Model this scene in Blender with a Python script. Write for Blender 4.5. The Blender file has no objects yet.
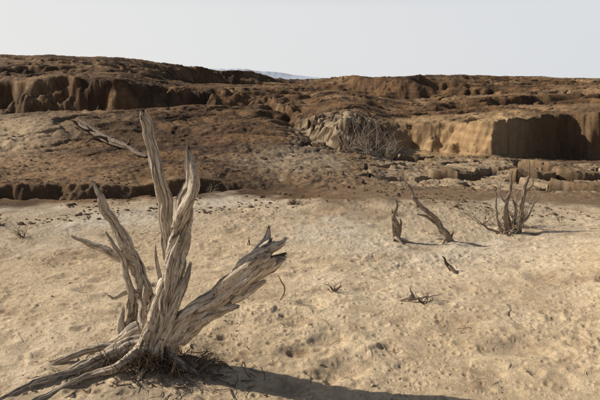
import bpy, math, random
import numpy as np
from mathutils import Vector
random.seed(7); rng=np.random.default_rng(11)
scene=bpy.context.scene
# ------------------------------------------------------------ noise helpers
_G=np.stack([np.cos(np.arange(256)*2*np.pi/256),np.sin(np.arange(256)*2*np.pi/256)],1)
_g3=np.random.default_rng(3).normal(size=(256,3)); _g3/=np.linalg.norm(_g3,axis=1)[:,None]
_P=np.random.default_rng(5).permutation(1024).astype(np.int32)
def _h(ix,iy,iz,seed):
    n=(ix.astype(np.int64)*374761393+iy.astype(np.int64)*668265263+iz*2147483647+seed*974634777)&0xffffffff
    n=((n^(n>>13))*1274126177)&0xffffffff
    n=((n^(n>>15))*2246822519)&0xffffffff
    return n^(n>>16)
def perlin(x,y,seed=0):
    x=np.asarray(x,float);y=np.asarray(y,float)
    ix=np.floor(x);iy=np.floor(y);fx=x-ix;fy=y-iy
    ix=ix.astype(np.int32)+(seed*131)%1009;iy=iy.astype(np.int32)+(seed*57)%997
    u=fx*fx*fx*(fx*(fx*6-15)+10);v=fy*fy*fy*(fy*(fy*6-15)+10)
    pa=_P[ix&1023];pb=_P[(ix+1)&1023]
    def g(p,dx,dy):
        k=_P[(p+iy+dy)&1023]&255
        return _G[k,0]*(fx-dx)+_G[k,1]*(fy-dy)
    a=g(pa,0,0);b=g(pb,1,0);c=g(pa,0,1);d=g(pb,1,1)
    return 1.5*((a+(b-a)*u)*(1-v)+(c+(d-c)*u)*v)
def perlin3(x,y,z,seed=0):
    ix=np.floor(x);iy=np.floor(y);iz=np.floor(z);fx=x-ix;fy=y-iy;fz=z-iz
    s=lambda f:f*f*f*(f*(f*6-15)+10)
    u=s(fx);v=s(fy);w=s(fz)
    def g(dx,dy,dz):
        k=_h(ix+dx,iy+dy,(iz+dz).astype(np.int64),seed)&255
        G=_g3[k]
        return G[...,0]*(fx-dx)+G[...,1]*(fy-dy)+G[...,2]*(fz-dz)
    def l(a,b,t):return a+(b-a)*t
    return 1.5*l(l(l(g(0,0,0),g(1,0,0),u),l(g(0,1,0),g(1,1,0),u),v),
             l(l(g(0,0,1),g(1,0,1),u),l(g(0,1,1),g(1,1,1),u),v),w)
def fbm(x,y,seed,octs=4,gain=.5):
    s=0;a=1;t=0
    for o in range(octs):
        s=s+a*perlin(x*2**o+o*17.3,y*2**o-o*9.1,seed+o);t+=a;a*=gain
    return s/t
def billow(x,y,seed,octs=4,gain=.5):
    s=0;a=1;t=0
    for o in range(octs):
        s=s+a*np.abs(perlin(x*2**o+o*13.7,y*2**o+o*5.1,seed+o));t+=a;a*=gain
    return s/t
def voro(x,y,seed,jit=.9):
    ix=np.floor(x);iy=np.floor(y)
    f1=np.full(x.shape,9.);f2=np.full(x.shape,9.);cid=np.zeros(x.shape,np.int64)
    for dx in (-1,0,1):
        for dy in (-1,0,1):
            h=_h(ix+dx,iy+dy,0,seed)
            px=ix+dx+.5+jit*((h&1023)/1023.-.5);py=iy+dy+.5+jit*(((h>>10)&1023)/1023.-.5)
            d=np.hypot(x-px,y-py)
            n=d<f1
            f2=np.where(n,f1,np.minimum(f2,d));cid=np.where(n,h,cid);f1=np.where(n,d,f1)
    return f1,f2,cid
def ss(a,b,x):
    t=np.clip((x-a)/(b-a),0,1);return t*t*(3-2*t)
# ------------------------------------------------------------ terrain survey
# bearing tangent, then (distance forward m, depression in mils seen from 1.6 m eye height)
EYE=1.6
S=[
(-.515,[(7.7,208),(7.95,216),(8.15,180),(14,120),(21,64),(26,56),(27.4,8),(38,-14),(50,-41)]),
(-.41, [(7.6,211),(7.8,220),(8.0,183),(14,117),(21,54),(25,56),(26.0,-6),(38,-16),(50,-38)]),
(-.31, [(7.7,208),(7.95,217),(8.15,178),(14,112),(22,50),(25,56),(26.0,0),(40,-14),(52,-33)]),
(-.24, [(7.9,203),(8.15,212),(8.35,173),(14,108),(23,48),(27,50),(28.1,14),(46,0),(55,-25)]),
(-.17, [(8.1,198),(8.3,206),(8.55,170),(14,108),(24,48),(30,46),(31.2,18),(58,10),(59.5,-19)]),
(-.085,[(8.3,193),(8.5,198),(8.8,170),(13,112),(22,55),(30,44),(31.2,22),(60,10),(62,-13)]),
(-.045,[(8.4,191),(8.6,194),(8.95,171),(13,114),(20,62),(30,42),(31.5,24),(60,8),(70,-1)]),
(.01,  [(8.5,189),(8.7,190),(9.1,174),(12.5,122),(14,112),(15.5,98),(17,80),(60,10),(95,1)]),
(.06,  [(8.4,190),(8.9,184),(9.3,172),(12.5,126),(13.6,122),(14.0,114),(14.6,74),(50,12),(70,-2)]),
(.09,  [(8.3,191),(9.0,183),(9.4,171),(12.5,127),(13.6,124),(14.0,120),(14.6,70),(46,18),(49,-5)]),
(.145, [(8.2,194),(9.0,184),(9.6,172),(12.5,138),(14.5,130),(17.5,114),(19,74),(42,28),(45,-7)]),
(.19,  [(8.1,196),(9.0,186),(9.6,176),(12.5,148),(15.2,134),(18.3,120),(19.3,76),(40,32),(45,-5)]),
(.26,  [(8.0,198),(9.0,188),(9.6,180),(12.5,150),(14.8,138),(17.2,128),(18.2,74),(38,26),(52,-5)]),
(.345, [(8.0,198),(9.0,190),(9.6,182),(12.5,152),(14.2,138),(15.0,134),(15.9,74),(34,26),(62,-3)]),
(.375, [(8.0,198),(9.0,190),(9.6,182),(12.5,152),(15.2,142),(18.4,134),(18.8,64),(34,26),(62,-3)]),
(.45,  [(8.0,198),(8.9,192),(9.5,184),(12.2,155),(15,144),(19.4,136),(19.8,58),(33,24),(64,-1)]),
(.54, [(8.0,199),(8.8,194),(9.5,186),(12.0,158),(15,145),(18.6,138),(19.0,54),(32,20),(66,2)]),
]
_t=np.array([math.atan(u) for u,_ in S])
_R=np.array([[Y/math.cos(math.atan(u)) for Y,m in L] for u,L in S])
_Z=np.array([[EYE-Y*m/1000 for Y,m in L] for u,L in S])
th_c=np.linspace(_t[0],_t[-1],500)
ker=np.exp(-.5*(np.arange(-12,13)/4.5)**2);ker/=ker.sum()
def smooth(c): return np.convolve(np.pad(c,12,mode='edge'),ker,'valid')
R_c=np.stack([smooth(np.interp(th_c,_t,_R[:,k])) for k in range(9)],1)
Z_c=np.stack([smooth(np.interp(th_c,_t,_Z[:,k])) for k in range(9)],1)
def terrain(x,y,full=True):
    r=np.hypot(x,y)+1e-6; th=np.arctan2(x,y)
    far=ss(7.6,11,r)
    w1=fbm(x*.45,y*.45,101,3);w2=fbm(x*1.6,y*1.6,120,3)
    edge=ss(6.8,7.6,r)
    notch=fbm(x*3.1,y*2.6,126,3)
    lipz=edge*(1-ss(9.2,10.5,r))
    rw=r+edge*(w1*.30+w2*.14)+lipz*notch*.20+far*ss(10,24,r)*(w1*1.0+fbm(x*.16,y*.16,133,2)*1.3)+far*(w2*.20+notch*.10)
    tw=th+far*(fbm(x*.3+7,y*.3,140,3)*.02+w2*.006)
    R=[np.interp(tw,th_c,R_c[:,k]) for k in range(9)]
    Z=[np.interp(tw,th_c,Z_c[:,k]) for k in range(9)]
    Ri=R[8]
    Z[2]=Z[2]-.09*ss(-.05,.45,fbm(x*.7+2,y*.2,128,2))
    R=[np.zeros_like(r)]+R+[R[8]*1.5,np.maximum(R[8]*4,400.),np.full_like(r,1e6)]
    Z=[np.zeros_like(r)]+Z+[Z[8]*.6-.6,np.full_like(r,-4.),np.full_like(r,-4.)]
    z=np.zeros_like(r)
    for k in range(len(R)-1):
        m=(rw>=R[k])&(rw<R[k+1])
        t=(rw-R[k])/(R[k+1]-R[k]+1e-6)
        z=np.where(m,Z[k]+(Z[k+1]-Z[k])*t,z)
    rightflat=ss(.02,.12,th)*(1-ss(15.5,19.5,r))
    keep=(1-.8*rightflat)*(1-ss(100,250,r))
    crest=1-.8*np.exp(-((rw-Ri)/6.)**2)
    wx=x+2.2*w1;wy=y+2.2*fbm(x*.4+9,y*.4+3,150,3)
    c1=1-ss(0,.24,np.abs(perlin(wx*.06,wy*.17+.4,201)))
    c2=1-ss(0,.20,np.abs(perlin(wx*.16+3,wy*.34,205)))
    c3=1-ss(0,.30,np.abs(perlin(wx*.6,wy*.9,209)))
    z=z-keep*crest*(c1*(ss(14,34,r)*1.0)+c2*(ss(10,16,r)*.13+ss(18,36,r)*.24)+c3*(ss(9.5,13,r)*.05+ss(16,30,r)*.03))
    z=z+keep*(ss(11,30,r)*.20*fbm(x*.1,y*.1,215,3)+ss(8.2,12,r)*.05*fbm(x*.7,y*.7,219,4)+ss(12,26,r)*.05*billow(x*.9,y*.9,225,4))
    z=z+ss(8.2,9.2,r)*(1-ss(60,120,r))*((billow(x*2.6,y*2.2,260,3)-.25)*.05+.028*fbm(x*7,y*7,266,2))
    bm=ss(.10,.16,th+.03*w1)*ss(9.3,10.0,r+.5*w1)*(1-ss(14.8,16.2,r+.6*w1))
    qx=x*1.0+.35*fbm(x*.8,y*.8,300,2)+.06*notch;qy=y*1.15+.35*fbm(x*.8+5,y*.8,310,2)+.06*w2
    f1,f2,cid=voro(qx,qy,41); e=f2-f1
    ch=((cid&255)/255.-.5); tx=(((cid>>8)&255)/255.-.5)
    block=ss(.03,.10,e+.03*w2)
    z=z+bm*(ch*.24+tx*.12*np.sin(qx*3)+ (block-1)*.36+.03)
    om=ss(-.04,.03,th)*(1-ss(.12,.16,th))*ss(12.2,13.4,r+.4*w1)*(1-ss(17,21,r))
    g1,g2,gid=voro(x*1.7+.6*w2+.3*z,y*1.9+.5*w1,77); ge=g2-g1
    k1,k2,kid=voro(x*4+.6*w2,y*4+.5*w1+z*3,79)
    z=z+om*(((gid&255)/255.-.5)*.20+(ss(.02,.2,ge)-1)*.14+((kid&255)/255.-.5)*.10)
    sm=1-ss(7.2,8,r)
    z=z+sm*(.05*fbm(x*.35,y*.35,401,2)+.016*fbm(x*1.8,y*1.8,410,3))
    z=z+(1-ss(20,60,r))*.006*fbm(x*9,y*9,420,3)*(1+1.5*ss(8,10,r))
    bank=.36*np.exp(-(((x-3.3)/1.25)**2+((y-4.0)/1.5)**2))+.12*np.exp(-(((x-2.5)/.85)**2+((y-2.6)/.8)**2))
    z=z+sm*bank
    z=z+sm*.06*ss(6.2,7.4,y+.4*w1)*ss(-1.2,.3,x)*(1+1.5*billow(x*1.3,y*1.6,440,3))
    pit=0
    for sc,sd,pr,dep in ((1.5,51,.35,.017),(3.4,57,.34,.012),(8.,61,.36,.008),(17.,67,.35,.005)):
        a1,a2,aid=voro(x*sc+.35*w2,y*sc,sd)
        act=((aid>>5)&1023)/1023.<pr
        R0=.10+.16*(((aid>>3)&255)/255.)
        q=a1/R0
        z=z+sm*np.where(act,-dep*np.exp(-q*q*1.3)+dep*.45*np.exp(-((q-1.7)**2)*3),0)
        pit=pit+np.where(act,np.exp(-q*q*1.1),0)*min(1,dep*60)
    # a wandering line of old footprints
    for k in range(14):
        fx=-1.6+.42*k+.1*math.sin(k*2.1);fy=4.1+.16*k+.12*(-1)**k+.25*math.sin(k*.7)
        q=np.hypot((x-fx)*.7,(y-fy)*1.25)/.095*(1+.35*w2)
        z=z-.016*np.exp(-q**4)+.007*np.exp(-((q-1.35)**2)*6);pit=pit+.35*np.exp(-q**4)
    rough=ss(.0,.45,fbm(x*.9+3,y*.9,470,2))
    z=z+sm*rough*.017*np.clip(fbm(x*13,y*13,480,3)+.1,0,1)
    for (px,py,rr,d) in ((.17,3.35,.09,.030),(.27,3.02,.10,.034),(1.30,3.2,.13,.022),(.06,3.95,.08,.022),(-.05,3.2,.07,.018),(-.02,2.72,.2,.015),(.5,4.2,.1,.018)):
        q=np.hypot((x-px)*.8,(y-py)*1.2)/rr*(1+.5*w2+.5*fbm(x*9,y*9,421,2))
        z=z-d*np.exp(-q*q)+d*.3*np.exp(-((q-1.6)**2)*3)
        pit=pit+np.exp(-q*q)*.6
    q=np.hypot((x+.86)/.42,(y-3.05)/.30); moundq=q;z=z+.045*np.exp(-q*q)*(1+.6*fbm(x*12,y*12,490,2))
    if not full: return z
    def C(*c):return np.array(c)[None,:]
    def mix(a,b,t):return a*(1-t[:,None])+b*t[:,None]
    n1=fbm(x*.5,y*.5,501,4);n2=fbm(x*.13+4,y*.13,510,4);n3=fbm(x*2.5,y*2.5,520,3);n4=fbm(x*7,y*7,525,3)
    col=np.repeat(C(.60,.445,.270),len(x),0)
    col=mix(col,C(.68,.53,.345),ss(-.3,.4,n1))
    crust=ss(4.8,6.6,r+.9*n1)*(1-ss(.35,.55,th+.1*n1))
    col=mix(col,C(.48,.375,.25),crust*.75)
    col=mix(col,C(.62,.53,.405),crust*ss(.0,.35,n1+.35*n3)*.65)
    dirt=ss(.05,.40,fbm(x*.8,y*1.3,530,4))
    col=mix(col,C(.33,.225,.13),dirt*.5*ss(2.6,5.5,r))
    col=mix(col,C(.37,.25,.145),ss(.12,.5,n4+.5*n3)*.45)
    col=mix(col,C(.34,.225,.13),np.clip(pit,0,1)*.5)
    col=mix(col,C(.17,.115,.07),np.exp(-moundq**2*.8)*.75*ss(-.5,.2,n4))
    yb=np.interp(th,[-.6,-.2,-.08,0.05,.25,.34,.6],[7.9,8.0,7.8,7.2,7.3,7.9,8.3])+.4*n1+.45*n3
    br=ss(-.35,.35,r-yb)
    brown=mix(np.repeat(C(.190,.106,.048),len(x),0),C(.078,.043,.022),ss(-.15,.35,n1))
    brown=mix(brown,C(.34,.215,.112),ss(.02,.32,n2+.3*n3)*.7)
    brown=mix(brown,C(.33,.225,.135),ss(.15,.45,n3)*.35)
    brown=mix(brown,C(.065,.038,.021),ss(.05,.4,n4+.5*n3-.3*n2)*.5)
    strata=.5+.5*np.sin(z*26+2*n1+n3)
    brown=mix(brown,brown*.62,ss(.55,.9,strata)*ss(12,20,r)*.7)
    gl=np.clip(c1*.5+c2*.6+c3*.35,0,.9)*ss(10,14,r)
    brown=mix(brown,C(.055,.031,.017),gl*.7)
    brown=mix(brown,C(.25,.17,.10),(1-ss(9,11,r))*ss(.0,.12,th)*.7)
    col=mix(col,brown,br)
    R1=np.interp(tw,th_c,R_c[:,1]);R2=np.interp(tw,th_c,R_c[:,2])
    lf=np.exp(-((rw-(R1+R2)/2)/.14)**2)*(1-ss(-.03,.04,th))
    col=mix(col,C(.085,.052,.030),np.clip(lf*.8+.5*n3*lf,0,.85))  # shade of the ledge face painted into the soil colour
    lp=np.exp(-(((th+.50)/.10)**2+((r-19)/4.5)**2))
    col=mix(col,C(.46,.33,.195),np.clip(lp*1.3+.4*n3*lp,0,.9))
    cp=np.exp(-(((th-.0)/.09)**2+((r-11.2)/1.6)**2))
    col=mix(col,C(.34,.26,.17),np.clip(cp*(1+n3),0,.7))
    yw=rw*np.cos(th)
    cl=ss(.13,.19,tw)*ss(14.6,16.2,yw)*(1-ss(19.6,22,yw))
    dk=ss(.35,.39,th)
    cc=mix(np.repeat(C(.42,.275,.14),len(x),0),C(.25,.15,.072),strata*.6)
    cc=mix(cc,C(.13,.078,.042),dk*.85)  # right recess: cliff colour darkened to paint in its shadow
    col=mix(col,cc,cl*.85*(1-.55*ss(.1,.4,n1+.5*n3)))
    bc=mix(np.repeat(C(.39,.285,.175),len(x),0),C(.22,.145,.08),ss(-.2,.4,ch+n3))
    col=mix(col,mix(np.repeat(C(.045,.028,.017),len(x),0),bc,block),bm)
    oc=mix(np.repeat(C(.08,.05,.03),len(x),0),C(.40,.305,.195),ss(.02,.12,ge)*ss(-.2,.2,((kid>>8)&255)/255.-.4))
    col=mix(col,oc,om*.8)
    col=mix(col,C(.33,.28,.25),ss(80,600,r)*.7)  # aerial haze painted into the far ground colour
    return z,np.clip(col,0.015,.9),br
# ------------------------------------------------------------ ground sheet (polar grid)
half=math.radians(33)
th=np.concatenate([np.linspace(-math.pi,-half,60)[:-1],np.linspace(-half,half,1000),np.linspace(half,math.pi,60)[1:-1]])
rr=np.concatenate([np.geomspace(.03,1.9,40)[:-1],np.geomspace(1.9,72,1200),np.geomspace(72,30000,90)[1:]])
NT=len(th);NR=len(rr)
RR,TT=np.meshgrid(rr,th,indexing='ij')
X=(RR*np.sin(TT)).ravel();Y=(RR*np.cos(TT)).ravel()
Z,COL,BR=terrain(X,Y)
ZG=Z.reshape(NR,NT)
def zarr(x,y):
    x=np.asarray(x,float);y=np.asarray(y,float)
    a=np.interp(np.hypot(x,y),rr,np.arange(NR));b=np.interp(np.arctan2(x,y),th,np.arange(NT))
    i=np.clip(a.astype(int),0,NR-2);j=np.clip(b.astype(int),0,NT-2);u=a-i;v=b-j
    return ZG[i,j]*(1-u)*(1-v)+ZG[i+1,j]*u*(1-v)+ZG[i,j+1]*(1-u)*v+ZG[i+1,j+1]*u*v
def zat(x,y): return float(zarr(x,y))
me=bpy.data.meshes.new("desert_ground")
V=np.stack([X,Y,Z],1)
i=np.arange(NR-1)[:,None]*NT; j=np.arange(NT)[None,:]; j2=(j+1)%NT
F=np.stack([i+j,i+j2,i+NT+j2,i+NT+j],-1).reshape(-1,4)[:, ::-1]
me.vertices.add(len(V));me.vertices.foreach_set("co",V.ravel())
me.loops.add(F.size);me.loops.foreach_set("vertex_index",F.ravel().astype(np.int32))
me.polygons.add(len(F));me.polygons.foreach_set("loop_start",(np.arange(len(F))*4).astype(np.int32))
me.update(calc_edges=True)
me.polygons.foreach_set("use_smooth",np.ones(len(F),bool))
at=me.color_attributes.new("soil","FLOAT_COLOR","POINT")
at.data.foreach_set("color",np.concatenate([COL,np.ones((len(COL),1))],1).ravel())
ground=bpy.data.objects.new("desert_ground",me);scene.collection.objects.link(ground)
# ------------------------------------------------------------ node helper
class NT_:
    def __init__(s,name):
        s.m=bpy.data.materials.new(name);s.m.use_nodes=True;s.t=s.m.node_tree
        s.b=s.t.nodes["Principled BSDF"];s.b.inputs["Roughness"].default_value=.95
        s.b.inputs["Specular IOR Level"].default_value=.15
    def n(s,typ,**k):
        nd=s.t.nodes.new(typ)
        for a,b in k.items(): setattr(nd,a,b)
        return nd
    def l(s,a,b): s.t.links.new(a,b)
    def noise(s,vec,scale,detail=5,rough=.6):
        nd=s.n("ShaderNodeTexNoise");nd.inputs["Scale"].default_value=scale
        nd.inputs["Detail"].default_value=detail;nd.inputs["Roughness"].default_value=rough
        if vec is not None:s.l(vec,nd.inputs["Vector"])
        return nd.outputs["Fac"]
    def rng(s,v,a,b,c,d):
        nd=s.n("ShaderNodeMapRange");nd.inputs[1].default_value=a;nd.inputs[2].default_value=b
        nd.inputs[3].default_value=c;nd.inputs[4].default_value=d;s.l(v,nd.inputs[0]);return nd.outputs[0]
    def math(s,op,a,b):
        nd=s.n("ShaderNodeMath",operation=op)
        for k,v in enumerate((a,b)):
            if isinstance(v,(int,float)):nd.inputs[k].default_value=v
            else:s.l(v,nd.inputs[k])
        return nd.outputs[0]
    def scale(s,col,f):
        nd=s.n("ShaderNodeVectorMath",operation="SCALE");s.l(col,nd.inputs[0]);s.l(f,nd.inputs["Scale"]);return nd.outputs[0]
    def mix(s,f,a,b):
        nd=s.n("ShaderNodeMix",data_type="RGBA")
        if isinstance(f,(int,float)):nd.inputs[0].default_value=f
        else:s.l(f,nd.inputs[0])
        for k,v in ((6,a),(7,b)):
            if isinstance(v,tuple):nd.inputs[k].default_value=(*v,1)
            else:s.l(v,nd.inputs[k])
        return nd.outputs[2]
    def bump(s,h,strength,dist,prev=None):
        nd=s.n("ShaderNodeBump");nd.inputs["Strength"].default_value=strength;nd.inputs["Distance"].default_value=dist
        s.l(h,nd.inputs["Height"])
        if prev is not None:s.l(prev,nd.inputs["Normal"])
        return nd.outputs[0]
g=NT_("desert_soil")
pos=g.n("ShaderNodeNewGeometry").outputs["Position"]
soil=g.n("ShaderNodeAttribute",attribute_name="soil").outputs["Color"]
a=g.noise(pos,3.5,8,.65);b=g.noise(pos,28,6,.7);c=g.noise(pos,170,4,.8)
f=g.math("MULTIPLY",g.rng(a,.3,.7,.80,1.2),g.rng(b,.3,.7,.78,1.2))
f=g.math("MULTIPLY",f,g.rng(c,.28,.72,.62,1.34))
vo=g.n("ShaderNodeTexVoronoi");vo.inputs["Scale"].default_value=38;g.l(pos,vo.inputs["Vector"])
gate=g.rng(g.noise(pos,2.2,3),.48,.6,1,0)
spk=g.math("MAXIMUM",g.rng(vo.outputs["Distance"],.06,.16,.58,1.0),gate)
f=g.math("MULTIPLY",f,spk)
g.l(g.scale(soil,f),g.b.inputs["Base Color"])
n=g.bump(g.noise(pos,10,8,.7),.6,.030)
n=g.bump(b,.7,.012,n);n=g.bump(c,.7,.004,n)
g.l(n,g.b.inputs["Normal"])
me.materials.append(g.m)
# ------------------------------------------------------------ distant range across the valley
bv=[];bf=[]
NB=160
for k in range(NB):
    t=k/(NB-1); px=-900+t*1100
    hgt=(50*(1-ss(.50,1.0,np.array(t)))*(.9+.16*float(perlin(np.array(t*9),np.array(.3),5))+.04*float(perlin(np.array(t*40),np.array(.3),6))))
    yy=3200+60*math.sin(t*9)
    bv+=[(px,yy-180,-6),(px,yy,float(hgt)+1),(px,yy+400,-6)]
    if k: o=3*k; bf+=[(o-3,o,o+1,o-2),(o-2,o+1,o+2,o-1)]
mm=bpy.data.meshes.new("distant_hills");mm.from_pydata(bv,[],bf)
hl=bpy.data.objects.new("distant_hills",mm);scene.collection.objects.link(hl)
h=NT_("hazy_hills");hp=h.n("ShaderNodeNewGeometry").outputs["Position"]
h.l(h.mix(h.noise(hp,.01,4),(.50,.545,.60),(.54,.585,.64)),h.b.inputs["Base Color"]);mm.materials.append(h.m)  # bluish distance haze is baked into the base colour
# ------------------------------------------------------------ wood
def catmull(P,n):
    P=np.array(P,float);Q=np.vstack([2*P[0]-P[1],P,2*P[-1]-P[-2]]);out=[]
    m=len(P)-1
    for k in range(m):
        p0,p1,p2,p3=Q[k:k+4]
        for t in np.linspace(0,1,n,endpoint=False):
            out.append(.5*((2*p1)+(-p0+p2)*t+(2*p0-5*p1+4*p2-p3)*t*t+(-p0+3*p1-3*p2+p3)*t**3))
    out.append(P[-1]);return np.array(out)
class Wood:
    def __init__(s):s.v=[];s.f=[];s.g=[];s.c=[];s.n=0
    def tube(s,pts,rad,around=40,step=.006,flat=.75,twist=2.,groove=.28,seed=1,jag=.0,knob=.12,fine=.06,hollow=True,wob=.0,gs=1.):
        pr=np.array([list(p)+[r] for p,r in zip(pts,rad)])
        D=catmull(pr,24 if around>8 else 4);P=D[:,:3];Rd=np.maximum(D[:,3],.0006)
        L=np.concatenate([[0],np.cumsum(np.linalg.norm(np.diff(P,axis=0),axis=1))]);tot=L[-1]
        nr=max(4,int(tot/step));sv=np.linspace(0,tot,nr)
        if wob:
            for ax in range(3): P[:,ax]+=wob*(perlin(L*6,np.full_like(L,ax*3.7+seed*.77),seed+ax)+.3*perlin(L*17,np.full_like(L,ax*3.7+seed*.77),seed+ax))*np.minimum(1,L/.1)
        T=np.gradient(P,L,axis=0);T/=np.linalg.norm(T,axis=1)[:,None]
        N=np.zeros_like(P);up=np.array([0,-1.,0.]) if abs(T[0,1])<.8 else np.array([0,0,1.])
        nn=up-T[0]*up.dot(T[0]);nn/=np.linalg.norm(nn);N[0]=nn
        for k in range(1,len(P)):
            nn=N[k-1]-T[k]*N[k-1].dot(T[k]);N[k]=nn/np.linalg.norm(nn)
        B=np.cross(T,N)
        an=np.linspace(0,2*np.pi,around,endpoint=False)
        A,Sg=np.meshgrid(an,sv)
        if jag:
            jg=np.clip(.5+.8*perlin3(np.cos(A)*2.3,np.sin(A)*2.3,A*0+seed*1.7,seed)+.5*perlin3(np.cos(A)*6,np.sin(A)*6,A*0+seed,seed+4),0,1.3)*jag
            w=np.clip((Sg-(tot-3*jag))/(3*jag),0,1);Sg2=Sg-w*jg
        else: Sg2=Sg
        ip=lambda arr:np.stack([np.interp(Sg2,L,arr[:,q]) for q in range(3)],-1)
        Pc,Nc,Bc=ip(P),ip(N),ip(B);Rr=np.interp(Sg2,L,Rd)
        ph=A+twist*Sg2
        rm=float(np.max(Rd));k1=1.5;Sn=Sg2*gs
        if around>8:
            g1=perlin3(np.cos(ph)*k1+seed,np.sin(ph)*k1,Sn*2.2,seed)
            g2=perlin3(np.cos(ph)*4.5+seed,np.sin(ph)*4.5,Sn*3.5,seed+1)
            g3=perlin3(np.cos(ph)*11+seed,np.sin(ph)*11,Sn*6,seed+2)
            kb=perlin3(np.cos(A)*1.2,np.sin(A)*1.2,Sn*9+seed,seed+3)
            gr=groove*(np.abs(g1)*1.6-.3)+groove*.55*(np.abs(g2)*1.8-.35)+fine*(np.abs(g3)*2-.4)
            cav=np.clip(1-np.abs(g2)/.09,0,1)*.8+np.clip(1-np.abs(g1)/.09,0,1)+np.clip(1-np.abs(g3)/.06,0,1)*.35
        else: gr=0;kb=0;cav=np.zeros_like(A)
        rad_=Rr*np.clip(1+gr+knob*kb,.3,2)
        vv=Pc+Nc*(np.sin(A)*rad_*flat)[...,None]+Bc*(np.cos(A)*rad_)[...,None]
        gv=np.stack([np.cos(ph)*rm,np.sin(ph)*rm,Sg2*.07+seed*.31],-1)
        base=s.n;nv=nr*around
        s.v.append(vv.reshape(-1,3));s.g.append(gv.reshape(-1,3));s.c.append(np.clip(cav,0,1).ravel())
        i=np.arange(nr-1)[:,None]*around;j=np.arange(around)[None,:];j2=(j+1)%around
        s.f.append((np.stack([i+j,i+j2,i+around+j2,i+around+j],-1).reshape(-1,4)+base).tolist())
        end=vv[-1].mean(0)-T[-1]*(rm*.5 if hollow and jag else -Rd[-1]*.3)
        st=vv[0].mean(0)
        s.v.append(np.array([end,st]));s.g.append(gv.reshape(-1,3)[[0,-1]]);s.c.append(np.array([.8,.3]))
        e=base+nv
        s.f.append([(base+(nr-1)*around+q,base+(nr-1)*around+(q+1)%around,e) for q in range(around)])
        s.f.append([(base+(q+1)%around,base+q,e+1) for q in range(around)])
        s.n+=nv+2
    def build(s,name,mat,parent=None):
        me=bpy.data.meshes.new(name)
        V=np.concatenate(s.v);F=[f for L in s.f for f in L]
        me.from_pydata(V.tolist(),[],F)
        me.polygons.foreach_set("use_smooth",np.ones(len(me.polygons),bool))
        a=me.attributes.new("grain","FLOAT_VECTOR","POINT");a.data.foreach_set("vector",np.concatenate(s.g).ravel())
        a=me.attributes.new("cavity","FLOAT","POINT");a.data.foreach_set("value",np.concatenate(s.c))
        me.materials.append(mat)
        o=bpy.data.objects.new(name,me);scene.collection.objects.link(o)
        if parent:o.parent=parent
        return o
def wood_mat(name,pale,mid,dark,holes=True):
    w=NT_(name)
    gr=w.n("ShaderNodeAttribute",attribute_name="grain").outputs["Vector"]
    cv=w.n("ShaderNodeAttribute",attribute_name="cavity").outputs["Fac"]
    po=w.n("ShaderNodeNewGeometry").outputs["Position"]
    s1=w.noise(gr,60,5,.55);s2=w.noise(gr,260,4,.6);bl=w.noise(po,9,4,.6);fi=w.noise(gr,700,3,.6)
    c=w.mix(w.rng(s1,.38,.60,0,1),mid,pale)
    c=w.mix(w.rng(bl,.48,.70,0,.75),c,mid)
    c=w.mix(w.rng(w.noise(po,5,5,.65),.56,.72,0,.5),c,tuple(.55*q for q in mid))
    c=w.mix(w.rng(s2,.55,.68,0,.65),c,dark)
    c=w.mix(w.rng(s2,.30,.42,.35,0),c,pale)
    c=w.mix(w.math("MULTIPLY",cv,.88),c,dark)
    hgt=w.math("ADD",w.math("MULTIPLY",s1,.6),w.math("MULTIPLY",s2,.5))
    n=w.bump(hgt,.9,.014);n=w.bump(fi,.5,.002,n)
    if holes:
        vo=w.n("ShaderNodeTexVoronoi");vo.inputs["Scale"].default_value=30;w.l(po,vo.inputs["Vector"])
        hf=w.rng(vo.outputs["Distance"],.12,.20,1,0)
        gate=w.rng(w.noise(po,5,2),.57,.61,0,1)
        hf=w.math("MULTIPLY",hf,gate)
        c=w.mix(hf,c,tuple(q*.5 for q in dark));n=w.bump(hf,-.8,.01,n)
    w.l(c,w.b.inputs["Base Color"]);w.l(n,w.b.inputs["Normal"]);w.b.inputs["Roughness"].default_value=.8
    return w.m
M_w=wood_mat("weathered_wood",(.84,.73,.58),(.55,.42,.285),(.075,.047,.028))
M_g=wood_mat("grey_dead_wood",(.52,.42,.31),(.31,.23,.155),(.05,.034,.022),False)
M_t=wood_mat("dry_twigs",(.23,.165,.11),(.12,.085,.055),(.05,.03,.02),False)
# --- main stump
W=Wood()
W.tube([(-.83,3.05,.02),(-.765,3.03,.28),(-.71,3.05,.52),(-.712,3.07,.74),(-.747,3.09,1.016),(-.788,3.11,1.23),(-.832,3.12,1.45)],
       [.050,.048,.044,.036,.032,.028,.024],around=52,flat=.45,twist=.9,groove=.34,seed=3,jag=.09,knob=.26,wob=.012)
W.tube([(-.86,3.03,-.03),(-.80,2.99,.2),(-.72,2.98,.445),(-.665,3.0,.655),(-.626,3.02,.82),(-.610,3.04,.96),(-.572,3.05,1.09),(-.588,3.05,1.265)],
       [.070,.060,.050,.046,.042,.045,.034,.008],around=64,flat=.75,twist=3.2,groove=.40,seed=8,jag=.05,knob=.46,wob=.014)
W.tube([(-.66,3.0,.82),(-.61,2.985,.93),(-.562,2.98,1.02),(-.545,2.99,1.10),(-.565,3.0,1.18)],[.024,.028,.022,.015,.003],around=24,seed=81,groove=.35,jag=.02,wob=.012)
W.tube([(-.68,3.02,.62),(-.655,3.06,.72),(-.625,3.07,.86),(-.645,3.06,1.0)],[.026,.024,.018,.003],around=22,seed=82,groove=.3,jag=.02,wob=.01)
W.tube([(-.80,2.93,.02),(-.77,2.92,.18),(-.69,2.93,.36),(-.62,2.95,.52),(-.585,2.99,.64)],[.036,.034,.028,.020,.005],around=32,flat=.55,twist=1,groove=.3,seed=12,jag=.02,wob=.008)
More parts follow.
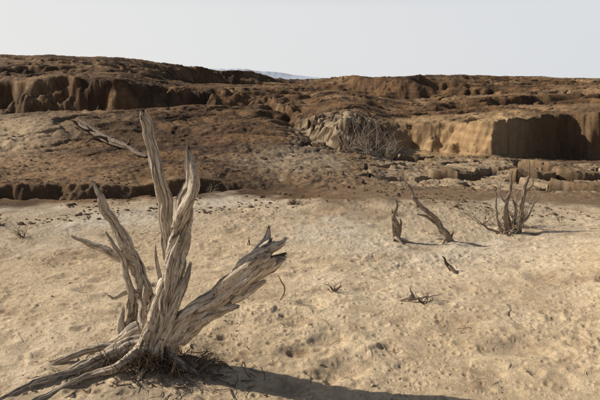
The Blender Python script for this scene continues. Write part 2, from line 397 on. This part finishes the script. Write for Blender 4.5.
W.tube([(-.92,2.97,-.02),(-.86,2.94,.14),(-.79,2.94,.32),(-.73,2.96,.5),(-.71,3.0,.66)],[.045,.040,.032,.026,.010],around=36,flat=.6,twist=3,groove=.4,seed=15,jag=.02,wob=.012)
W.tube([(-.87,2.99,-.02),(-.80,2.94,.12),(-.76,2.95,.3),(-.70,2.96,.45),(-.66,2.97,.6),(-.645,3.0,.74)],[.03,.03,.026,.022,.018,.006],around=26,flat=.7,twist=3,groove=.35,seed=16,jag=.02,wob=.012)
W.tube([(-.74,3.0,.05),(-.71,2.95,.22),(-.73,2.94,.40),(-.70,2.95,.56),(-.665,2.97,.70),(-.63,2.98,.80)],[.03,.028,.026,.024,.018,.004],around=26,flat=.7,twist=-2,groove=.35,seed=17,jag=.02,wob=.012)
# heavy broken limb to the right
W.tube([(-.80,3.02,.0),(-.72,2.99,.19),(-.60,2.97,.335),(-.46,2.95,.43),(-.33,2.93,.545),(-.21,2.92,.655),(-.10,2.91,.735)],
       [.070,.062,.058,.058,.066,.074,.066],around=88,step=.004,flat=.9,twist=1.2,groove=.14,seed=21,jag=.07,knob=.28,fine=.06)
W.tube([(-.30,2.94,.60),(-.22,2.94,.70),(-.175,2.94,.77),(-.160,2.95,.85)],[.034,.030,.018,.003],around=26,flat=.6,seed=25,groove=.35,jag=.02)
W.tube([(-.22,2.91,.68),(-.16,2.90,.735),(-.095,2.90,.765),(-.07,2.90,.80)],[.030,.026,.014,.003],around=26,flat=.6,seed=28,groove=.35,jag=.015)
W.tube([(-.36,2.90,.46),(-.27,2.89,.51),(-.17,2.88,.575)],[.030,.024,.005],around=26,seed=26,groove=.4,jag=.03)
W.tube([(-.66,2.95,.20),(-.52,2.93,.335),(-.40,2.91,.40),(-.31,2.90,.42)],[.034,.034,.024,.004],around=30,seed=27,groove=.4,jag=.03)
# left arm
W.tube([(-.90,3.10,-.02),(-.905,3.12,.2),(-.90,3.14,.40),(-.925,3.15,.555),(-.98,3.16,.69),(-1.07,3.17,.86),(-1.105,3.17,.95),(-1.165,3.17,1.06)],
       [.052,.044,.036,.033,.027,.020,.015,.004],around=40,flat=.6,twist=2.4,groove=.42,seed=31,jag=.03,knob=.42,wob=.020)
W.tube([(-.95,3.08,.02),(-.955,3.08,.22),(-.945,3.1,.38),(-.965,3.12,.52),(-1.03,3.13,.66),(-1.09,3.13,.78)],[.028,.028,.024,.018,.012,.003],around=26,flat=.6,seed=33,groove=.4,jag=.03,wob=.018,knob=.3)
W.tube([(-.86,3.08,.2),(-.85,3.10,.34),(-.865,3.11,.46),(-.90,3.12,.54)],[.030,.026,.018,.004],around=24,flat=.6,seed=34,groove=.4,jag=.03,wob=.01)
W.tube([(-1.0,3.06,.02),(-.99,3.05,.14),(-1.0,3.05,.24),(-.985,3.06,.36)],[.026,.024,.020,.006],around=24,flat=.6,seed=38,groove=.4,jag=.03,wob=.01)
W.tube([(-.93,3.15,.56),(-1.06,3.18,.62),(-1.17,3.2,.66),(-1.31,3.22,.725)],[.024,.022,.016,.005],around=24,seed=35,groove=.35,jag=.02,wob=.010,knob=.3)
W.tube([(-.90,3.1,.40),(-.965,3.12,.42),(-1.04,3.1,.39),(-1.08,3.09,.41)],[.022,.018,.010,.003],around=18,seed=36,wob=.01)
W.tube([(-.77,3.09,.42),(-.79,3.12,.58),(-.80,3.13,.70)],[.014,.010,.002],around=14,seed=37,wob=.01)
for k in range(9):
    a=random.uniform(-1,1)
    W.tube([(-.86+.09*a,3.06+.05*random.uniform(-1,1),-.05),(-.85+.07*a,3.05,.12),(-.81+.06*a,3.05+.03*random.uniform(-1,1),.30),(-.79+.09*a,3.06,.42+.1*random.random())],
       [.042,.036,.028,.008],around=24,seed=40+k,groove=.4,twist=3,jag=.04,wob=.02)
def root(P,R,seed,flat=.7,wob=.016):
    W.tube([(x,y,zat(x,y)+dz) for x,y,dz in P],R,around=34,flat=flat,twist=1.6,groove=.30,seed=seed,jag=.02,knob=.32,wob=wob)
root([(-.84,3.0,.10),(-.96,2.99,.07),(-1.10,2.94,.03),(-1.26,2.84,.012),(-1.44,2.73,.005),(-1.56,2.58,-.03)],[.048,.040,.032,.024,.018,.010],51,.6)
root([(-.88,3.03,.16),(-1.0,3.04,.09),(-1.15,3.05,.04),(-1.33,3.0,.005),(-1.50,2.98,-.03)],[.045,.036,.024,.014,.006],52,.6)
root([(-.86,2.96,.09),(-.98,2.86,.03),(-1.14,2.83,.012),(-1.30,2.66,.005),(-1.38,2.55,-.02)],[.032,.022,.018,.014,.007],53)
root([(-.80,2.98,.06),(-.84,2.87,.02),(-.86,2.78,-.01),(-.93,2.70,-.04)],[.030,.018,.010,.006],54)
root([(-.76,3.0,.08),(-.67,2.93,.03),(-.58,2.9,.0),(-.5,2.86,-.03)],[.035,.024,.014,.008],55)
root([(-.9,3.1,.06),(-1.05,3.17,.03),(-1.2,3.2,-.02)],[.04,.03,.015],56)
root([(-.95,3.0,.10),(-1.08,2.97,.055),(-1.20,2.90,.03),(-1.38,2.86,.01)],[.018,.016,.012,.004],57)
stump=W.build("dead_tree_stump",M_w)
Lw=Wood()
for k in range(700):
    a=random.uniform(0,6.28);d=abs(random.gauss(0,.16));x0=-.80+math.cos(a)*d*1.6;y0=2.92+math.sin(a)*d*.8
    l=random.uniform(.02,.13);b=random.uniform(0,6.28);up=random.uniform(0,.12) if d<.2 else random.uniform(0,.02)
    P=[]
    for q in range(4):
        xx=x0+math.cos(b)*l*q/3+random.uniform(-.014,.014);yy=y0+math.sin(b)*l*q/3+random.uniform(-.014,.014)
        P.append((xx,yy,zat(xx,yy)+.004+up*(q/3)+(.05*max(0,1-d/.2))*random.random()))
    r=random.uniform(.0008,.0042)
    Lw.tube(P,[r,r,r*.8,r*.4],around=5,step=.02,groove=.1,seed=k,wob=0)
Lw.build("twig_litter",M_t)
Lw=Wood()
for k in range(55):
    rr_=math.exp(random.uniform(math.log(2.6),math.log(7.8)));a=random.uniform(-.55,.55);x0=rr_*math.sin(a);y0=rr_*math.cos(a)
    l=random.uniform(.03,.13);b=random.uniform(0,6.28);P=[]
    for q in range(5):
        b+=random.uniform(-.4,.4);x0+=math.cos(b)*l/4;y0+=math.sin(b)*l/4
        P.append((x0,y0,zat(x0,y0)+.003+random.uniform(0,.010)))
    r=random.uniform(.0010,.003)
    Lw.tube(P,[r,r,r*.9,r*.8,r*.4],around=6,step=.02,seed=k)
Lw.build("scattered_twigs",M_t)
# ------------------------------------------------------------ smaller dead stumps and shrubs
def dead_stump(name,x,y,stems,mat=M_g,roots=3,seed=1):
    w=Wood();rs_=random.Random(seed);zb=zat(x,y)
    for k,(P,R) in enumerate(stems):
        w.tube([(x+p[0],y+p[1],zb+p[2]) for p in P],[q*.8 for q in R],around=20,step=.008,flat=.6,groove=.42,seed=seed*10+k,jag=max(.012,min(.04,R[-1]*3)),knob=.42,wob=.018,gs=1.3)
    for k in range(roots):
        a=rs_.uniform(0,6.28);l=rs_.uniform(.08,.2)
        w.tube([(x,y,zb+.04),(x+math.cos(a)*l*.5,y+math.sin(a)*l*.5,zb+.015),(x+math.cos(a)*l,y+math.sin(a)*l,zb-.02)],[.018,.012,.005],around=10,step=.02,seed=seed+k)
    return w.build(name,mat)
def add_twigs(w,rs_,p,d,l,r,depth,spread=.6,seed=0,kids=3):
    P=[p];q=Vector(p);dd=Vector(d).normalized()
    for k in range(3):
        dd=(dd+Vector((rs_.gauss(0,.2),rs_.gauss(0,.2),rs_.gauss(0,.16)))).normalized();q=q+dd*(l/3);P.append(tuple(q))
    w.tube(P,[r,r*.85,r*.7,r*.4],around=5 if depth<2 else 7,step=max(.03,l/8),groove=.1,seed=seed+depth,flat=.9)
    if depth>0:
        for k in range(kids):
            t=rs_.choice([1,2,3]);nd=(dd+Vector((rs_.gauss(0,spread),rs_.gauss(0,spread),rs_.gauss(.1,spread*.7)))).normalized()
            add_twigs(w,rs_,P[t],nd,l*rs_.uniform(.5,.8),r*.55,depth-1,spread,seed+k,kids)
def dead_shrub(name,x,y,h,n,r,depth,mat,seed,lean=(0,0),spread=.6,tilt=.6,z=None,kids=3):
    w=Wood();rs_=random.Random(seed);zb=zat(x,y) if z is None else z
    for k in range(n):
        d=Vector((rs_.gauss(lean[0],tilt),rs_.gauss(lean[1],tilt),1)).normalized()
        add_twigs(w,rs_,(x+rs_.gauss(0,h*.06),y+rs_.gauss(0,h*.06),zb-.01),d,h*rs_.uniform(.35,.6),r*rs_.uniform(.6,1),depth,spread,seed,kids)
    return w.build(name,mat)
dead_stump("dead_stump",.94,5.56,[([(0,0,-.02),(.01,0,.12),(-.02,0,.26),(.0,0,.36),(-.01,0,.43)],[.032,.028,.024,.018,.006]),
  ([(.02,0,0),(.04,0,.10),(.055,0,.19),(.045,0,.24)],[.022,.018,.012,.003]),
  ([(0,0,.02),(-.03,.02,.2),(-.045,0,.35)],[.020,.014,.003])],seed=2)
dead_stump("leaning_dead_branch",1.44,5.52,[([(.05,0,-.03),(-.03,0,.10),(-.12,0,.22),(-.24,.02,.33),(-.34,.03,.42),(-.35,.03,.47),(-.40,.03,.57)],[.042,.038,.030,.024,.018,.014,.004]),
  ([(-.12,0,.19),(-.22,.02,.25),(-.30,.02,.28)],[.018,.014,.004]),([(.02,0,0),(.05,0,.06),(.06,0,.10)],[.02,.014,.004])],seed=3)
sx,sy=2.16,5.8
dead_stump("dead_shrub_stump",sx,sy,[
  ([(.06,0,-.03),(.09,0,.18),(.10,0,.34),(.12,0,.46),(.155,0,.58),(.135,0,.66),(.13,0,.75)],[.046,.040,.030,.020,.016,.009,.003]),
  ([(.0,0,-.02),(-.03,.0,.14),(-.05,0,.3),(-.04,0,.46),(-.02,0,.65)],[.046,.038,.028,.016,.004]),
  ([(-.05,.02,0),(-.12,0,.1),(-.17,0,.22),(-.16,0,.38),(-.19,0,.5)],[.026,.020,.014,.009,.003]),
  ([(.05,-.03,0),(.02,-.04,.12),(.03,-.03,.25),(.0,-.02,.36)],[.036,.028,.018,.005]),
  ([(.1,0,.1),(.18,0,.2),(.22,0,.33),(.29,0,.42)],[.020,.014,.009,.003]),
  ([(.12,0,.42),(.18,0,.5),(.20,0,.60)],[.012,.009,.002]),
  ([(-.05,0,.3),(-.12,0,.42),(-.12,0,.55)],[.012,.009,.002]),
  ([(-.1,.02,0),(-.22,.02,.04),(-.32,0,.10)],[.018,.012,.003]),
],roots=7,seed=4)
dead_shrub("dead_shrub",2.32,6.0,.55,10,.008,2,M_g,61,tilt=.5,kids=2)
dead_shrub("dead_shrub",1.98,6.2,.46,9,.007,2,M_g,62,tilt=.6,kids=2)
dead_shrub("dead_shrub",2.12,5.75,.34,10,.007,2,M_g,160,tilt=.7,kids=2)
dead_shrub("dead_shrub",2.85,6.2,.2,3,.008,1,M_g,161,tilt=.5,kids=2)
dead_shrub("dead_shrub",3.25,6.7,.22,4,.006,1,M_g,63,lean=(.5,0))
dead_shrub("dead_shrub",-2.85,5.8,.18,12,.0035,2,M_t,64,tilt=.8)
dead_shrub("dead_shrub",-3.35,6.3,.22,12,.0035,2,M_t,65,tilt=.8)
dead_shrub("dead_shrub",-1.26,8.0,.25,6,.004,2,M_g,66,tilt=.6)
dead_shrub("dead_shrub",-.06,7.2,.16,16,.004,2,M_t,67,tilt=.9)
dead_shrub("dead_shrub",-2.3,7.7,.2,6,.004,2,M_t,68,tilt=.6)
dead_shrub("dead_shrub",.02,7.6,.12,8,.004,1,M_t,69,tilt=.8)
dead_shrub("dead_shrub",.25,4.15,.13,9,.005,1,M_t,70,tilt=.6)
dead_shrub("dead_shrub",-.52,5.5,.16,2,.008,0,M_t,71,tilt=.25)
dead_shrub("dead_shrub",.88,3.9,.16,7,.005,1,M_t,72,lean=(-.3,0),tilt=1.0)
dead_shrub("dead_shrub",1.6,8.6,.35,9,.006,2,M_g,73,tilt=.6)
dead_shrub("dead_shrub",-5.2,9.3,.3,9,.006,2,M_t,74,tilt=.7)
for k,(bx,by,hh) in enumerate(((1.5,12.7,1.15),(1.95,13.0,.85),(1.1,13.1,.8))):
    dead_shrub("dead_thorn_bush",bx,by,hh,16,.010,3,M_g,80+k,tilt=.55,spread=.5,kids=2)
for k in range(16):
    bx=random.uniform(-10,10);by=random.uniform(11,24)
    dead_shrub("dead_shrub",bx,by,random.uniform(.15,.4),7,.008,1,M_t,100+k,tilt=.8)
dead_stump("dead_stick",1.24,4.62,[([(.03,0,-.01),(-.01,0,.05),(-.04,0,.10),(-.07,0,.125)],[.016,.014,.010,.004])],roots=1,seed=6,mat=M_t)
dead_stump("dead_twig",-.15,4.0,[([(0,0,-.01),(.03,0,.05),(.035,0,.11),(.01,0,.16),(-.005,0,.20)],[.006,.005,.005,.004,.002])],roots=0,seed=7)
dead_stump("broken_branch",.80,3.93,[([(-.03,0,.01),(.06,.01,.03),(.14,.02,.035),(.22,.0,.06)],[.010,.010,.008,.003]),([(.03,0,.01),(0,.01,.06),(-.02,0,.11)],[.010,.008,.002])],roots=1,seed=9,mat=M_w)
# fallen log on the brown slope
w=Wood();P=[]
for (x,y,dz) in ((-2.9,11.0,.03),(-3.3,11.7,.07),(-3.75,12.7,.08),(-4.5,13.8,.12),(-5.3,15.0,.24),(-6.0,15.9,.36)):
    P.append((x,y,zat(x,y)+dz))
w.tube(P,[.03,.05,.07,.09,.12,.15],around=30,step=.03,groove=.3,seed=91,jag=.2,knob=.2,gs=.25,twist=.3)
for k in range(7):
    p=P[2+k%4];a=random.uniform(-1,1)
    w.tube([p,(p[0]+.3*a,p[1]-.2,p[2]+.1),(p[0]+.6*a,p[1]-.3,p[2]+random.uniform(-.1,.35))],[.045,.025,.008],around=14,step=.04,seed=95+k,twist=.3)
w.build("fallen_log",wood_mat("brown_log_wood",(.27,.20,.14),(.15,.105,.07),(.04,.026,.018),False))
# ------------------------------------------------------------ gravel and clods
def rocks(name,xs,ys,sz,mat):
    t=(1+5**.5)/2
    iv=np.array([(-1,t,0),(1,t,0),(-1,-t,0),(1,-t,0),(0,-1,t),(0,1,t),(0,-1,-t),(0,1,-t),(t,0,-1),(t,0,1),(-t,0,-1),(-t,0,1)],float);iv/=np.linalg.norm(iv[0])
    fi=np.array([(0,11,5),(0,5,1),(0,1,7),(0,7,10),(0,10,11),(1,5,9),(5,11,4),(11,10,2),(10,7,6),(7,1,8),(3,9,4),(3,4,2),(3,2,6),(3,6,8),(3,8,9),(4,9,5),(2,4,11),(6,2,10),(8,6,7),(9,8,1)])
    n=len(xs);zs=zarr(xs,ys)
    v=iv[None]*(1+rng.uniform(-.28,.28,(n,12,1)))*sz[:,None,None]*rng.uniform(.6,1.3,(n,1,3))*np.array([1,1,.6])
    a=rng.uniform(0,6.28,n);c,s_=np.cos(a)[:,None],np.sin(a)[:,None]
    v=np.stack([v[...,0]*c-v[...,1]*s_,v[...,0]*s_+v[...,1]*c,v[...,2]],-1)
    v+=np.stack([xs,ys,zs+sz*.12],-1)[:,None,:]
    F=(fi[None]+np.arange(n)[:,None,None]*12).reshape(-1,3)
    me=bpy.data.meshes.new(name);me.from_pydata(v.reshape(-1,3).tolist(),[],F.tolist());me.materials.append(mat)
    o=bpy.data.objects.new(name,me);scene.collection.objects.link(o)
def soilmat(name,a,b):
    m=NT_(name);p=m.n("ShaderNodeNewGeometry").outputs["Position"]
    m.l(m.mix(m.rng(m.noise(p,14,3),.35,.65,0,1),a,b),m.b.inputs["Base Color"])
    m.l(m.bump(m.noise(p,90,5,.7),.6,.006),m.b.inputs["Normal"]);return m.m
m1=soilmat("sandy_clods",(.36,.255,.155),(.56,.43,.28));m2=soilmat("brown_clods",(.09,.055,.03),(.24,.165,.10))
def polar(n,r0,r1,t=.62):
    r=np.exp(rng.uniform(math.log(r0),math.log(r1),n));a=rng.uniform(-t,t,n);return r*np.sin(a),r*np.cos(a)
x,y=polar(11000,2.,8.0);k=(fbm(x*1.1,y*1.1,700,3)+rng.normal(0,.14,len(x)))>.10;x,y=x[k],y[k]
rocks("gravel",x,y,np.clip(.0028*np.exp(rng.normal(0,.5,len(x))),.0015,.011),m1)
x,y=polar(80,2.6,8);rocks("soil_clods",x,y,rng.uniform(.006,.014,len(x)),m1)
x,y=polar(11000,7.0,24);k=(fbm(x*.7,y*.7,710,3)+rng.normal(0,.1,len(x)))>.05;x,y=x[k],y[k]
rocks("soil_clods",x,y,np.clip(.014*np.exp(rng.normal(0,.5,len(x))),.006,.07),m2)
# ------------------------------------------------------------ light, sky, camera
el=math.radians(32);sd=Vector((-.95,.27,0)).normalized()*math.cos(el);sd.z=math.sin(el)
L=bpy.data.lights.new("sun","SUN");L.energy=5.0;L.angle=math.radians(.5);L.color=(1,.94,.84)
lo=bpy.data.objects.new("sun",L);lo.rotation_euler=sd.to_track_quat('Z','Y').to_euler();scene.collection.objects.link(lo)
wd=bpy.data.worlds.new("World");scene.world=wd;wd.use_nodes=True;nt=wd.node_tree
bg=nt.nodes["Background"];sk=nt.nodes.new("ShaderNodeTexSky");sk.sky_type='NISHITA';sk.sun_disc=False
sk.sun_elevation=el;sk.sun_rotation=math.atan2(sd.x,sd.y)%(2*math.pi);sk.dust_density=1.2;sk.air_density=.85;sk.ozone_density=.7
tc=nt.nodes.new("ShaderNodeTexCoord");sp=nt.nodes.new("ShaderNodeSeparateXYZ");nt.links.new(tc.outputs["Generated"],sp.inputs[0])
mr=nt.nodes.new("ShaderNodeMapRange");mr.inputs[1].default_value=.11;mr.inputs[2].default_value=.30;mr.inputs[3].default_value=.96;mr.inputs[4].default_value=.02
nt.links.new(sp.outputs["Z"],mr.inputs[0])
mx=nt.nodes.new("ShaderNodeMapRange");mx.inputs[1].default_value=-.5;mx.inputs[2].default_value=.6;nt.links.new(sp.outputs["X"],mx.inputs[0])
hz=nt.nodes.new("ShaderNodeMix");hz.data_type="RGBA";hz.inputs[6].default_value=(10.2,10.15,10.0,1);hz.inputs[7].default_value=(8.8,9.1,9.5,1);nt.links.new(mx.outputs[0],hz.inputs[0])
mk=nt.nodes.new("ShaderNodeMix");mk.data_type="RGBA";nt.links.new(mr.outputs[0],mk.inputs[0]);nt.links.new(sk.outputs[0],mk.inputs[6]);nt.links.new(hz.outputs[2],mk.inputs[7])
nt.links.new(mk.outputs[2],bg.inputs[0]);bg.inputs[1].default_value=.08
cam=bpy.data.cameras.new("camera");cam.lens=35;cam.clip_end=60000;cam.clip_start=.05
co=bpy.data.objects.new("camera",cam);co.location=(0,0,EYE);co.rotation_euler=(math.radians(90-11.82),0,0)
scene.collection.objects.link(co);scene.camera=co
scene.view_settings.view_transform='Standard';scene.view_settings.look='None';scene.view_settings.exposure=0
